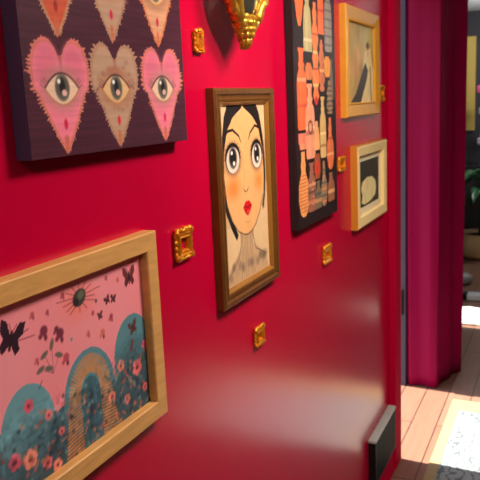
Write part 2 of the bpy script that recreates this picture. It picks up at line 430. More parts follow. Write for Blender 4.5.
# red-brown butterfly on the right
moth(.932, 1.330, .018, (104, 46, 52), 0, (84, 38, 48))
moth(.868, 1.308, .008, (74, 34, 44), .3); moth(.884, 1.306, .008, (84, 34, 48), -.2); moth(.847, 1.289, .007, (92, 36, 48), .1)
moth(.932, 1.243, .013, (92, 54, 52), .2); p.line([(.928, 1.222), (.922, 1.208)], .006, (104, 52, 48))
for y, z, r, c in ((.719, 1.306, .008, (120, 46, 66)), (.752, 1.292, .008, (112, 40, 60)), (.745, 1.30, .005, (100, 44, 56)), (.70, 1.335, .004, (170, 80, 84)), (.76, 1.253, .007, (180, 70, 84)), (.70, 1.27, .004, (190, 84, 90)),
                   (.875, 1.28, .005, (150, 60, 70)), (.85, 1.262, .006, (200, 108, 88)), (.815, 1.272, .004, (196, 92, 92)), (.90, 1.335, .003, (196, 96, 80)), (.87, 1.345, .003, (160, 70, 80)), (.765, 1.345, .004, (150, 60, 72)), (.73, 1.33, .003, (150, 60, 72)), (.83, 1.30, .003, (160, 60, 70))):
    p.ell(y, z, r, r * .95, c, w=.003); p.ell(y - r, z - r * .8, r * .5, r * .5, c, w=.003); p.ell(y + r * .3, z - r * 1.3, r * .45, r * .6, (90, 40, 54), w=.003)
for y, z, a in ((.715, 1.272, .4), (.745, 1.262, -.4), (.722, 1.25, -.3), (.732, 1.282, 1.2), (.705, 1.254, .3)):
    p.ell(y, z, .009, .004, (104, 92, 86), rot=a); p.line([(.73, 1.24), (y, z)], .001, (110, 90, 84))
p.ell(.775, 1.275, .003, .003, (120, 130, 134)); p.ell(.84, 1.315, .003, .003, (90, 60, 64))
p.mesh('print', .0095, M_art_s, t, OFF, 1.25)

# ------------------------------------------------------------------ portrait of a big-eyed woman
t = thing('bronze_framed_portrait', 'bronze-framed portrait of a black-haired woman with huge eyes and red lips', 'framed picture', (0, 1.40, 1.188))
OFF = (0, 1.40, 1.188)
bm = new(); moulding(bm, 1.256, 1.568, 1.176, 1.634, [(0, 0), (0, .017), (.004, .021), (.012, .021), (.015, .017), (.020, .0165), (.023, .019), (.028, .018), (.030, .014), (.030, .004)])
obj('frame', bm, M_bronze, t, off=OFF)
bm = new(); moulding(bm, 1.284, 1.540, 1.204, 1.606, [(0, .004), (0, .0165), (.002, .0172), (.006, .0125), (.008, .009), (.008, .004)])
obj('gilt_lip', bm, M_gilt_line, t, off=OFF)
obj('backing_board', box(new(), (.001, 1.28, 1.200), (.0062, 1.544, 1.61)), M_matb, t, off=OFF)
AY0, AY1, AZ0, AZ1 = 1.288, 1.536, 1.208, 1.602
p = Paint(AY0, AY1, AZ0, AZ1, .0011, (228, 190, 144))
p.noise(.05, 20, 20, 9)
S = lambda u: AY0 + u * (AY1 - AY0); V = lambda v: AZ0 + v * (AZ1 - AZ0)
Q = lambda *pts: [(S(a), V(b)) for a, b in pts]
blk, skin = (34, 24, 24), (240, 178, 116)
# neck, shoulders
p.poly(Q((.36, .40), (.35, .2), (.10, .10), (.02, 0), (.98, 0), (.90, .10), (.62, .2), (.62, .40)), (204, 164, 124))
p.line(Q((.36, .40), (.355, .22), (.30, .15), (.05, .05)), .003, (90, 66, 54), .8); p.line(Q((.62, .40), (.625, .24), (.68, .16), (.92, .10)), .003, (90, 66, 54), .8)
# dark hair drawn back from a peaked parting, thin strands beside the face
p.poly(Q((.50, 1.0), (.20, 1.0), (.12, .93), (.07, .82), (.035, .68), (.035, .54), (.08, .42), (.17, .33), (.27, .25), (.31, .28), (.22, .36), (.13, .46), (.08, .58), (.09, .72), (.17, .85), (.30, .93), (.47, .97), (.54, .97), (.70, .93), (.83, .85), (.91, .72), (.925, .58), (.90, .46), (.86, .40), (.885, .37), (.935, .45), (.965, .56), (.965, .68), (.93, .82), (.87, .93), (.80, 1.0)), blk)
face = Q((.50, .995), (.47, .965), (.30, .925), (.17, .86), (.095, .74), (.075, .60), (.11, .46), (.20, .365), (.31, .300), (.42, .272), (.505, .262), (.60, .272), (.70, .305), (.80, .37), (.885, .46), (.925, .60), (.905, .74), (.835, .86), (.71, .925), (.54, .965))
p.poly(face, skin)
p.line(face[5:15], .0032, (70, 40, 34), .85)
p.poly(Q((.455, .975), (.20, .985), (.17, .93), (.13, .84), (.22, .90)), blk); p.poly(Q((.555, .975), (.80, .985), (.83, .93), (.87, .84), (.78, .90)), blk)
for k in range(5):
    p.line(Q((.02 + .012 * k, .80), (.015 + .012 * k, .56), (.09 + .025 * k, .34)), .0016, (70, 54, 48), .5)
    p.line(Q((.985 - .01 * k, .78), (.985 - .01 * k, .56), (.93 - .015 * k, .38)), .0016, (70, 54, 48), .5)
# cheeks
p.ell(S(.25), V(.545), .030, .022, (246, 132, 56), w=.028, a=.9); p.ell(S(.80), V(.55), .022, .020, (246, 138, 60), w=.028, a=.85)
# eyes: tall dark-rimmed ovals
for cx, w in ((.262, .132), (.775, .112)):
    cy, cz, W, Hh = S(cx), V(.705), w * (AY1 - AY0), .029
    p.ell(cy, cz - .001, W * 1.35, Hh * 1.30, (150, 96, 74), w=.014, a=.65)
    p.ell(cy, cz, W * 1.12, Hh * 1.10, (30, 22, 26)); p.ell(cy + .001, cz - .003, W * .98, Hh * .96, (226, 212, 196))
    p.ell(cy + .001, cz + .002, W * .62, Hh * .80, (112, 96, 88)); p.ell(cy + .001, cz + .003, W * .46, Hh * .64, (26, 20, 22))
    p.ell(cy + .005, cz - .010, W * .17, Hh * .16, (244, 236, 224)); p.ell(cy - .004, cz + .013, W * .14, Hh * .14, (250, 244, 236))
    p.line([(cy + W * 1.15 * q, cz + Hh * 1.12 * math.sqrt(max(0, 1 - q * q))) for q in np.linspace(-1, 1, 15)], .0042, (24, 18, 20))
    for q in np.linspace(-1.0, 1.0, 9):
        a = PI / 2 - q * 1.25
        p.line([(cy + W * 1.1 * math.cos(a), cz + Hh * 1.1 * math.sin(a)), (cy + W * 1.35 * math.cos(a), cz + Hh * 1.34 * math.sin(a))], .0018, (24, 18, 20), .9)
        a = -PI / 2 - q * 1.0
        p.line([(cy + W * 1.1 * math.cos(a), cz + Hh * 1.1 * math.sin(a)), (cy + W * 1.28 * math.cos(a), cz + Hh * 1.26 * math.sin(a))], .0014, (40, 26, 26), .7)
p.line(Q((.10, .815), (.18, .855), (.28, .860), (.40, .825), (.445, .785)), [.003, .006, .0065, .005, .002], (40, 26, 24))
p.line(Q((.60, .795), (.65, .835), (.76, .872), (.86, .855), (.91, .81)), [.002, .005, .0065, .006, .003], (40, 26, 24))
# nose
p.line(Q((.48, .70), (.475, .58), (.455, .535)), .0016, (190, 120, 80), .7); p.line(Q((.455, .53), (.475, .512), (.505, .507), (.54, .512), (.56, .53)), .0026, (110, 56, 46), .85)
p.ell(S(.48), V(.515), .0022, .0016, (80, 34, 34)); p.ell(S(.54), V(.515), .0022, .0016, (80, 34, 34))
# lips
p.poly(Q((.43, .422), (.48, .448), (.51, .458), (.527, .448), (.545, .458), (.575, .446), (.625, .420), (.58, .385), (.527, .366), (.475, .385)), (214, 14, 30))
p.line(Q((.44, .421), (.49, .424), (.527, .415), (.565, .424), (.615, .420)), .0022, (110, 8, 20)); p.ell(S(.54), V(.392), .006, .0025, (238, 90, 90), w=.004)
p.line(Q((.48, .335), (.525, .328), (.57, .335)), .0016, (190, 120, 84), .7)
# loosely brushed neck folds and lace collar
for k in range(7): p.line(Q((.38 + .036 * k, .27), (.385 + .034 * k, .16), (.34 + .05 * k, .02)), .0022, [(120, 92, 76), (176, 136, 104), (92, 70, 60)][k % 3], .65)
for k in range(12):
    u = .12 + .065 * k; p.ell(S(u), V(.06 + .05 * abs(math.sin(k * 1.7))), .010, .010, [(150, 120, 98), (120, 96, 84), (190, 154, 118)][k % 3], w=.008, a=.7)
p.ell(S(.86), V(.10), .016, .010, (84, 72, 66), w=.012, a=.8)
p.noise(.04, 60, 60, 12)
p.mesh('painting', .0072, M_art_s, t, OFF)

# ------------------------------------------------------------------ tall dark canvas of bottles
t = thing('bottle_picture', 'tall black unframed canvas crowded with painted coral and tan bottles', 'painting', (0, 1.87, 1.27))
OFF = (0, 1.87, 1.27)
BY0, BY1, BZ0, BZ1 = 1.70, 2.05, 1.266, 2.14
obj('canvas_edge', box(new(), (.001, BY0, BZ0), (.0213, BY1, BZ1), .0015), M_blackside, t, off=OFF)
p = Paint(BY0, BY1, BZ0, BZ1, .0016, (36, 22, 23))
p.noise(.15, 20, 20, 2)
def bottle(cy, z0, z1, w, prof, col, bands=(), flip=False, dots=None):
    """prof: [(fraction of height, fraction of width)]"""
    w *= 1.14; zz = [(z1 - (z1 - z0) * f) if flip else (z0 + (z1 - z0) * f) for f, _ in prof]; hw = [w / 2 * q for _, q in prof]
    pts = [(cy - h, z) for h, z in zip(hw, zz)] + [(cy + h, z) for h, z in zip(hw[::-1], zz[::-1])]
    p.poly(pts, col); I = p.inside(pts)
    p.put(I * np.clip(1 - np.abs(p.Y - (cy - w * .13)) / (w * .12), 0, 1) * .22, tuple(min(255, c + 46) for c in col))
    for f, h, c in bands: p.put((I & (np.abs(p.Z - (z0 + (z1 - z0) * f)) < h)) * .85, c)
    if dots:
        for k in range(dots[0]): p.ell(cy + w * .12, z0 + (z1 - z0) * (.15 + .6 * k / dots[0]), .004, .003, dots[1])
BOT = [(0, .82), (.04, 1), (.55, 1), (.68, .86), (.75, .45), (.80, .62), (.84, .42), (.95, .42), (.96, .6), (1, .6)]
AMP = [(0, .3), (.06, .7), (.25, 1), (.5, .95), (.62, .6), (.70, .38), (.8, .5), (.86, .36), (1, .36)]
SPI = [(0, .5), (.05, .9), (.12, .55), (.2, 1), (.3, 1), (.36, .6), (.44, .9), (.52, .55), (.62, .95), (.74, .75), (.8, .45), (.9, .6), (.94, .35), (1, .35)]
TAP = [(0, 1), (.5, .92), (.75, .7), (.82, .4), (.9, .5), (1, .36)]
coral, tan, sage, amber, rose, brown = (238, 100, 54), (226, 148, 84), (176, 160, 112), (220, 140, 52), (226, 136, 96), (128, 84, 62)
D = (70, 40, 38)
bottle(1.752, 1.79, 1.95, .055, [(0, .25), (.12, .62), (.4, 1), (.8, .95), (1, .5)], coral)
bottle(1.752, 1.96, 2.11, .055, BOT, tan)
bottle(1.757, 1.525, 1.735, .066, BOT, coral, ((.3, .004, (196, 78, 58)), (.62, .005, (236, 150, 110))))
bottle(1.755, 1.49, 1.518, .060, [(0, 1), (1, 1)], (224, 120, 96)); bottle(1.755, 1.475, 1.49, .05, [(0, .8), (1, 1)], rose)
bottle(1.752, 1.296, 1.47, .070, AMP, tan, tuple((.08 + .055 * k, .0022, (190, 92, 66)) for k in range(11)))
bottle(1.813, 1.728, 1.875, .060, TAP, sage, ((.2, .004, (200, 190, 150)),)); bottle(1.813, 1.885, 2.11, .058, BOT, rose)
bottle(1.815, 1.655, 1.70, .050, [(0, .7), (.3, 1), (.7, 1), (1, .5)], (196, 110, 66))
bottle(1.817, 1.445, 1.645, .066, BOT, (222, 144, 112), ((.35, .005, (180, 100, 84)), (.42, .003, (240, 190, 150))))
p.ell(1.817, 1.53, .020, .020, (120, 66, 60)); p.ell(1.817, 1.53, .012, .012, (226, 150, 116))
bottle(1.818, 1.30, 1.435, .056, BOT, (150, 92, 74), ((.2, .006, (206, 120, 92)), (.4, .004, (90, 70, 64)), (.55, .004, (212, 150, 108))), dots=(4, (220, 160, 120)))
bottle(1.872, 1.60, 1.86, .052, SPI, (226, 118, 62), ((.16, .004, (250, 180, 110)), (.33, .003, (170, 70, 44)), (.5, .004, (250, 190, 120)), (.68, .003, (180, 80, 50)))); bottle(1.872, 1.87, 2.12, .05, BOT, amber)
p.ell(1.872, 1.60, .014, .012, (186, 40, 34))
bottle(1.868, 1.465, 1.545, .046, TAP, (226, 158, 104)); bottle(1.868, 1.385, 1.455, .05, [(0, .6), (.3, 1), (.7, 1), (1, .6)], (150, 76, 50))
for k in range(7): p.ell(1.868 + .012 * math.cos(k * .9), 1.415 + .012 * math.sin(k * .9), .009, .009, (206, 62, 40), w=.004)
bottle(1.872, 1.30, 1.378, .05, BOT, (120, 98, 76), ((.3, .005, (190, 140, 96)), (.55, .004, (70, 84, 80))))
bottle(1.925, 1.78, 1.99, .046, TAP, coral, ((.3, .004, (186, 66, 46)),)); bottle(1.925, 2.0, 2.12, .044, BOT, sage)
bottle(1.925, 1.625, 1.765, .046, SPI, (190, 104, 66), ((.4, .004, (236, 170, 110)),)); bottle(1.925, 1.44, 1.61, .048, BOT, (206, 166, 104), ((.2, .004, (160, 110, 70)), (.4, .003, (236, 200, 140))))
bottle(1.925, 1.30, 1.43, .048, AMP, (150, 118, 88), tuple((.1 + .14 * k, .003, [(210, 130, 84), (80, 92, 88)][k % 2]) for k in range(6)))
bottle(1.990, 1.735, 1.93, .058, BOT, (140, 126, 116), tuple((.1 + .12 * k, .003, (98, 90, 90)) for k in range(7))); bottle(1.99, 1.94, 2.12, .05, AMP, rose)
bottle(1.975, 1.665, 1.722, .048, [(0, .6), (.2, 1), (.8, 1), (1, .5)], amber); bottle(2.012, 1.60, 1.715, .030, TAP, (112, 92, 80))
bottle(1.993, 1.56, 1.655, .052, SPI, (150, 118, 84), tuple((.1 + .15 * k, .003, (86, 74, 66)) for k in range(6)))
bottle(1.99, 1.40, 1.55, .058, AMP, (216, 108, 66), ((.3, .004, (240, 170, 110)), (.6, .003, (166, 70, 48)))); bottle(1.99, 1.305, 1.39, .056, BOT, (150, 90, 66), ((.35, .005, (216, 160, 110)),))
p.noise(.10, 60, 60, 14)
p.mesh('painted_face', .0220, M_art, t, OFF, 1.15)

# ------------------------------------------------------------------ gold framed picture
t = thing('gold_framed_picture', 'wide gold frame around a murky green and cream painting, upper right of red wall', 'framed picture', (0, 2.37, 1.545))
OFF = (0, 2.37, 1.545)
GY0, GY1, GZ0, GZ1 = 2.175, 2.60, 1.542, 1.890
bm = new(); moulding(bm, GY0, GY1, GZ0, GZ1, [(0, 0), (0, .018), (.004, .022), (.038, .016), (.043, .018), (.046, .016), (.046, .005)])
obj('frame', bm, M_goldpaint, t, off=OFF)
obj('backing_board', box(new(), (.001, GY0 + .042, GZ0 + .042), (.0085, GY1 - .042, GZ1 - .042)), M_matb, t, off=OFF)
p = Paint(GY0 + .044, GY1 - .044, GZ0 + .044, GZ1 - .044, .002, (176, 146, 84))
p.noise(.25, 9, 9, 21)
g = lambda u, v: (GY0 + .044 + u * (GY1 - GY0 - .088), GZ0 + .044 + v * (GZ1 - GZ0 - .088))
p.ell(*g(.75, .78), .07, .06, (196, 180, 118), w=.06, a=.8); p.ell(*g(.3, .45), .05, .05, (196, 138, 84), w=.05, a=.8); p.ell(*g(.45, .62), .03, .03, (206, 158, 100), w=.03, a=.7)
p.poly([g(.66, .66), g(.88, .72), g(.98, .4), g(.98, 0), g(.42, 0)], (232, 204, 148)); p.poly([g(.66, .52), g(.80, .40), g(.48, 0), g(.10, 0), g(.3, .12)], (66, 54, 50))
p.ell(*g(.76, .68), .018, .020, (222, 176, 124), w=.008); p.ell(*g(.76, .74), .020, .012, (104, 78, 56), w=.008); p.line([g(.62, .02), g(.78, .40)], .012, (226, 196, 136), .8); p.line([g(.9, .02), g(.86, .45)], .016, (84, 70, 60), .7)
p.noise(.14, 30, 30, 23)
p.mesh('painting', .0092, M_art_s, t, OFF, 1.2)

# ------------------------------------------------------------------ small cream frame with a pale bust
t = thing('cream_framed_picture', 'small cream frame holding a pale shape on black, lower right of red wall', 'framed picture', (0, 2.48, 1.165))
OFF = (0, 2.48, 1.165)
SY0, SY1, SZ0, SZ1 = 2.275, 2.69, 1.162, 1.446
bm = new(); moulding(bm, SY0, SY1, SZ0, SZ1, [(.0225, .0205), (.004, .0225), (.004, .0242), (.006, .0255), (.036, .0225), (.038, .020), (.038, .006), (.036, .006), (.036, .019)])
obj('frame_face', bm, M_cream, t, off=OFF)
bm = new(); moulding(bm, SY0, SY1, SZ0, SZ1, [(0, 0), (0, .022), (.0035, .0222), (.022, .020), (.034, .018), (.034, 0)])
obj('frame_side', bm, M_goldside, t, off=OFF)
bm = new(); moulding(bm, SY0 + .036, SY1 - .036, SZ0 + .034, SZ1 - .034, [(0, .004), (0, .0085), (.026, .0085), (.028, .007), (.028, .004)])
obj('mat_board', bm, M_matb, t, off=OFF)
p = Paint(SY0 + .060, SY1 - .060, SZ0 + .046, SZ1 - .046, .0022, (52, 48, 42))
p.noise(.15, 14, 14, 31)
h = lambda u, v: (SY0 + .060 + u * (SY1 - SY0 - .120), SZ0 + .046 + v * (SZ1 - SZ0 - .092))
p.poly([h(.16, .16), h(.20, .30), h(.14, .42), h(.20, .54), h(.42, .60), h(.66, .58), h(.82, .48), h(.86, .32), h(.80, .20), h(.56, .13), h(.3, .11)], (236, 206, 148))
p.ell(*h(.42, .47), .022, .022, (212, 176, 116), w=.02, a=.6); p.line([h(.34, .12), h(.30, .32)], .006, (176, 140, 90), .8, w=.006); p.line([h(.66, .1), h(.62, .34)], .005, (188, 150, 100), .8, w=.006)
p.mesh('print', .0075, M_art_s, t, OFF, 1.3)

# ------------------------------------------------------------------ gilt mirror at the top edge
MY, MZ, AW, AH = 1.338, 1.890, .100, .150
t = thing('gilt_oval_mirror', 'ornate gilt oval mirror with a scalloped pointed foot, cut off by the top edge', 'mirror', (0, MY, MZ - AH)); OFF = (0, MY, MZ - AH)
def oval(bm, prof, ripple=0., nr=36, seg=144):
    L = []
    for r, x in prof:
        row = []
        for k in range(seg):
            a = 2 * PI * k / seg; m = 1 + ripple * math.cos(nr * a) * (1 if r > .8 else .2)
            row.append(bm.verts.new((x, MY + AW * r * m * math.cos(a), MZ + AH * r * m * math.sin(a))))
        L.append(row)
    for A, B in zip(L, L[1:]):
        for k in range(seg): bm.faces.new((A[k], A[(k + 1) % seg], B[(k + 1) % seg], B[k]))
    return L
bm = new(); L = oval(bm, [(.87, .050), (.87, .060), (.885, .066), (.90, .064), (.915, .069), (.95, .072), (.985, .066), (1.0, .058), (.97, .046), (.87, .044)], .018)
for k in range(144): bm.faces.new((L[-1][k], L[-1][(k + 1) % 144], L[0][(k + 1) % 144], L[0][k]))
obj('gilt_rim', bm, M_mgold, t, True, OFF)
bm = new(); L = oval(bm, [(.885, .046), (.885, .060), (.7, .070), (.4, .077), (.02, .079)]); bm.faces.new(L[-1]); bm.faces.new(L[0][::-1])
obj('mirror_glass', bm, M_mirror, t, True, OFF)
bm = new()                                            # tiered, fluted foot tapering to a point
tiers = [(.054, .024, 1.776, 1.758), (.045, .031, 1.765, 1.747), (.033, .030, 1.752, 1.736), (.022, .027, 1.741, 1.727), (.012, .022, 1.731, 1.712)]
for w, dpt, z1, z0 in tiers:
    seg = 28; rows = []
    for f, q in ((0, .94), (.25, 1.0), (.6, .92), (1, .62)):
        z = z1 + (z0 - z1) * f
        rows.append([bm.verts.new((max(0, q * dpt * math.sin(PI * k / seg)) * (1 + .10 * math.cos(7 * PI * k / seg * 2)) + .046, MY - q * w * math.cos(PI * k / seg), z - .004 * math.cos(7 * PI * k / seg * 2) * f)) for k in range(seg + 1)])
    for A, B in zip(rows, rows[1:]):
        for k in range(seg): bm.faces.new((A[k], A[k + 1], B[k + 1], B[k]))
    bm.faces.new(rows[0]); bm.faces.new(rows[-1][::-1])
    for A, B in zip(rows, rows[1:]): bm.faces.new((A[0], B[0], B[-1], A[-1]))
obj('foot', bm, M_mgold, t, True, OFF)
for sg in (-1, 1):                                    # leaf scrolls either side of the foot
    bm = new()
    pts = [(.064 + .008 * math.sin(q * 2.4), MY + sg * (.042 + .042 * q), 1.765 + .07 * q + .010 * math.sin(q * 6)) for q in np.linspace(0, 1, 12)]
    tube(bm, pts, [.011 - .005 * q for q in np.linspace(0, 1, 12)], 8)
    obj('leaf_scroll', bm, M_mgold, t, True, OFF)

bm = new(); tube(bm, [(.0005, MY, MZ + .03), (.045, MY, MZ + .03)], .014, 12)
obj('hanging_peg', bm, M_black, t, True, OFF)

# ------------------------------------------------------------------ miniature gilt frames
def mini(label, cy, cz, w, hh, style):
    t = thing('miniature_gilt_frame', label, 'small frame', (0, cy, cz - hh / 2), 'miniature gilt frames on the red wall'); OFF = (0, cy, cz - hh / 2)
    y0, y1, z0, z1 = cy - w / 2, cy + w / 2, cz - hh / 2, cz + hh / 2
    b = min(w, hh) * (.22 if style == 'open' else .28)
    bm = new(); ch, cf = hh * .14, hh * .10
    moulding(bm, y0 + .002, y1 - .002, z0 + cf, z1 - ch, [(0, 0), (0, .007), (b * .25, .012), (b * .55, .0085), (b * .8, .011), (b, .006), (b, 0)])
    obj('rim', bm, M_gold, t, False, OFF)
    bm = new()
    for yy in (y0 + .003, y1 - .003):
        for zz in (z0 + cf, z1 - ch): ball(bm, (.008, yy, zz), b * .55, (.8, 1, 1), 10)
    n = 5
    for k in range(n): ball(bm, (.007, y0 + w * (k + .5) / n, z1 - ch * .55), w / n * .62, (.8, 1, .8), 10)
    for k in range(n): ball(bm, (.007, y0 + w * (k + .5) / n, z0 + cf * .6), w / n * .55, (.8, 1, .7), 10)
    for k in range(4):
        for yy in (y0 + .001, y1 - .001): ball(bm, (.006, yy, z0 + cf + (hh - ch - cf) * (k + .5) / 4), b * .38, (.7, 1, 1.2), 8)
    obj('beading', bm, M_gold, t, True, OFF)
    bm = new()
    for k in range(-3, 4):
        a = PI / 2 + k * .38; r = ch * (1.5 - .12 * abs(k))
        tube(bm, [(.008, cy, z1 - ch * .9), (.012, cy + r * .6 * math.cos(a), z1 - ch * .9 + r * .5 * math.sin(a)), (.007, cy + r * math.cos(a), z1 - ch * .9 + r * .75 * math.sin(a))], [b * .16, b * .26, b * .1], 6)
    obj('shell_crest', bm, M_gold, t, True, OFF)
    if style != 'open':
        inner = obj('inset', box(new(), (.0005, y0 + b * .7, z0 + cf + b * .7), (.0045, y1 - b * .7, z1 - ch - b * .7)), mat('ochre_inset', rgb(190, 112, 36), .45, metal=.3), t, False, OFF)
mini('tiny slim gilt frame between heart canvas and gilt mirror', 1.228, 1.722, .031, .046, 'slim')
mini('squarish open gilt frame between oak picture and bronze-framed portrait', 1.124, 1.348, .058, .062, 'open')
mini('tiny gilt frame on bare wall below the tall bottle canvas', 1.985, 1.143, .066, .056, 'open')
mini('lowest tiny gilt frame, below the bronze-framed portrait', 1.456, 1.058, .050, .050, 'open')
mini('tiny gilt frame between bottle canvas and small cream frame', 2.150, 1.400, .066, .044, 'open')
mini('tiny gilt frame at lower right corner of the wide gold frame', 2.680, 1.617, .070, .058, 'slim')

# ------------------------------------------------------------------ low wall vent
t = thing('wall_vent', 'low black louvred vent with a pale metal top, at far end of red wall', 'vent', (0, 2.6, .12)); OFF = (0, 2.6, .12)
vy0, vy1, vz0, vz1, vx = 2.46, 2.80, .115, .305, .03
bm = new(); box(bm, (.0005, vy0, vz0), (vx - .006, vy1, vz1 - .012))
obj('body', bm, M_black, t, off=OFF)
bm = new()
for k in range(9):
    z = vz0 + .018 + k * .017; box(bm, (vx - .0062, vy0 + .016, z), (vx - .001, vy1 - .016, z + .008))
box(bm, (vx - .0062, vy0, vz0), (vx, vy1, vz0 + .012)); box(bm, (vx - .0062, vy0, vz0 + .012), (vx, vy0 + .014, vz1 - .012)); box(bm, (vx - .0062, vy1 - .014, vz0 + .012), (vx, vy1, vz1 - .012))
obj('louvre_panel', bm, M_black, t, off=OFF)
bm = new(); box(bm, (.0005, vy0 - .002, vz1 - .011), (vx + .002, vy0 + .250, vz1), .002); box(bm, (.0005, vy0 + .256, vz1 - .011), (vx + .002, vy1 + .002, vz1), .002)
obj('top_cap', bm, M_chrome, t, off=OFF)

# ------------------------------------------------------------------ curtain
path = [(-.19, 3.86), (-.155, 3.81), (-.117, 3.765), (-.10, 3.752), (-.075, 3.755), (-.045, 3.760), (-.02, 3.757), (.004, 3.753), (.03, 3.756), (.046, 3.760), (.053, 3.768), (.056, 3.80), (.066, 3.86), (.080, 3.90), (.090, 3.935), (.096, 3.965), (.110, 4.0), (.130, 4.035), (.136, 4.055), (.10, 4.09), (.02, 4.08), (-.08, 4.06), (-.2, 4.05)]
def smooth_path(P, n=6):
    out = []
    for i in range(len(P) - 1):
        p0, p1, p2, p3 = [np.array(P[max(0, min(len(P) - 1, i + d))]) for d in (-1, 0, 1, 2)]
        for k in range(n):
            t_ = k / n
            out.append(.5 * (2 * p1 + (p2 - p0) * t_ + (2 * p0 - 5 * p1 + 4 * p2 - p3) * t_ ** 2 + (3 * p1 - p0 - 3 * p2 + p3) * t_ ** 3))
    out.append(np.array(P[-1])); return np.array(out)
SP = smooth_path(path)
bm = new(); rows = []; NZ = 30
for j_ in range(NZ + 1):
    z = .004 + (2.40 - .004) * j_ / NZ; row = []
    for i, q in enumerate(SP):
        s = i / len(SP)
        dx = .004 * math.sin(s * 23 + z * 1.3) + .005 * max(0, (z - 1.6)) * (1 if s > .5 else 0)
        dz = .004 * math.sin(s * 30) if j_ == 0 else 0
        row.append(bm.verts.new((q[0] + dx, q[1] + .003 * math.sin(s * 31 + z * 2.1), z + max(0, dz))))
    rows.append(row)
for A, B in zip(rows, rows[1:]):
    for k in range(len(SP) - 1): bm.faces.new((A[k], A[k + 1], B[k + 1], B[k]))
cur = obj('curtain', bm, M_velvet, None, True)
sm = cur.modifiers.new('thick', 'SOLIDIFY'); sm.thickness = .004; sm.offset = 0
tag(cur, 'long crimson curtain gathered beside the doorway at end of red wall', 'curtain')

# ------------------------------------------------------------------ rug
RX0, RX1, RY0, RY1 = .155, 1.15, 1.9, 3.62
t = thing('rug', 'patterned pale blue rug with a golden border on the brown floor', 'rug', (RX0, RY0, 0)); OFF = (RX0, RY0, 0)
def rug_mat():
    m = bpy.data.materials.new('rug_pile'); m.use_nodes = True; nt = m.node_tree; b = nt.nodes['Principled BSDF']
    tc = nt.nodes.new('ShaderNodeTexCoord'); mp = nt.nodes.new('ShaderNodeMapping'); mp.inputs['Scale'].default_value = (1, 1, 1)
    nt.links.new(tc.outputs['Object'], mp.inputs['Vector'])
    n1 = nt.nodes.new('ShaderNodeTexNoise'); n1.inputs['Scale'].default_value = 9; n1.inputs['Detail'].default_value = 2; n1.inputs['Distortion'].default_value = 3.5
    w = nt.nodes.new('ShaderNodeTexWave'); w.inputs['Scale'].default_value = 7; w.inputs['Distortion'].default_value = 14; w.inputs['Detail'].default_value = 2; w.inputs['Detail Scale'].default_value = 1.6
    nt.links.new(mp.outputs[0], n1.inputs['Vector']); nt.links.new(mp.outputs[0], w.inputs['Vector'])
    r = nt.nodes.new('ShaderNodeValToRGB'); e = r.color_ramp.elements
    e[0].position = .04; e[0].color = (.10, .115, .12, 1); e[1].position = .26; e[1].color = (.22, .255, .26, 1)
    nt.links.new(w.outputs['Fac'], r.inputs['Fac']); nt.links.new(r.outputs['Color'], b.inputs['Base Color'])
    b.inputs['Roughness'].default_value = .95; b.inputs['Specular IOR Level'].default_value = .1
    return m
BD = .045
obj('field', box(new(), (RX0 + BD, RY0 + BD * 2.6, .001), (RX1 - BD, RY1 - BD * 2.8, .008)), rug_mat(), t, off=OFF)
bm = new(); X0, X1, Y0, Y1 = RX0, RX1, RY0, RY1
box(bm, (X0, Y0, .001), (X0 + BD, Y1, .009)); box(bm, (X1 - BD, Y0, .001), (X1, Y1, .009)); box(bm, (X0 + BD, Y1 - BD * 2.8, .001), (X1 - BD, Y1, .009)); box(bm, (X0 + BD, Y0, .001), (X1 - BD, Y0 + BD * 2.6, .009))
obj('border', bm, mat('rug_gold_border', (.30, .225, .12, 1), .95, spec=.1, var=.12, vscale=60), t, off=OFF)

# ------------------------------------------------------------------ the far room
t = thing('far_gold_frame', 'tall gold picture frame on the dark far wall past the curtain', 'framed picture', (-.5, 8, 1.25)); OFF = (-.5, 8, 1.25)
def framed_far(y, x0, x1, z0, z1):
    bm = new()
    for a, b_ in (((x0, z0), (x0 + .075, z1)), ((x1 - .12, z0), (x1, z1)), ((x0 + .075, z0), (x1 - .12, z0 + .075)), ((x0 + .075, z1 - .075), (x1 - .12, z1))):
        box(bm, (a[0], y - .03, a[1]), (b_[0], y, b_[1]))
    return bm
obj('frame', framed_far(7.998, -.58, -.262, 1.21, 2.19), mat('pale_gold_leaf', rgb(206, 178, 92), .5, metal=.1), t, off=OFF)
obj('picture', box(new(), (-.504, 7.975, 1.286), (-.383, 7.997, 2.114)), mat('dusky_picture', rgb(96, 92, 70), .5, var=.4, vscale=6), t, off=OFF)

# cabinet with flowers against the far wall
t = thing('black_cabinet', 'low black cabinet against the far wall behind the plant', 'cabinet', (.1, 7.75, 0)); OFF = (.1, 7.75, 0)
obj('body', box(new(), (-.40, 7.55, .06), (.7, 7.95, .86), .004), mat('black_lacquer', rgb(36, 36, 40), .4), t, off=OFF)
for x in (-.39, .16):
    d = obj('door', box(new(), (x, 7.532, .1), (x + .53, 7.5495, .82), .003), mat('black_panel', rgb(48, 48, 52), .4), t, off=OFF)
    bm = new(); ball(bm, (x + .46 if x < 0 else x + .07, 7.522, .5), .012); obj('knob', bm, M_chrome, d, True, OFF)
obj('plinth', box(new(), (-.37, 7.58, 0), (.67, 7.93, .0595)), M_black, t, off=OFF)

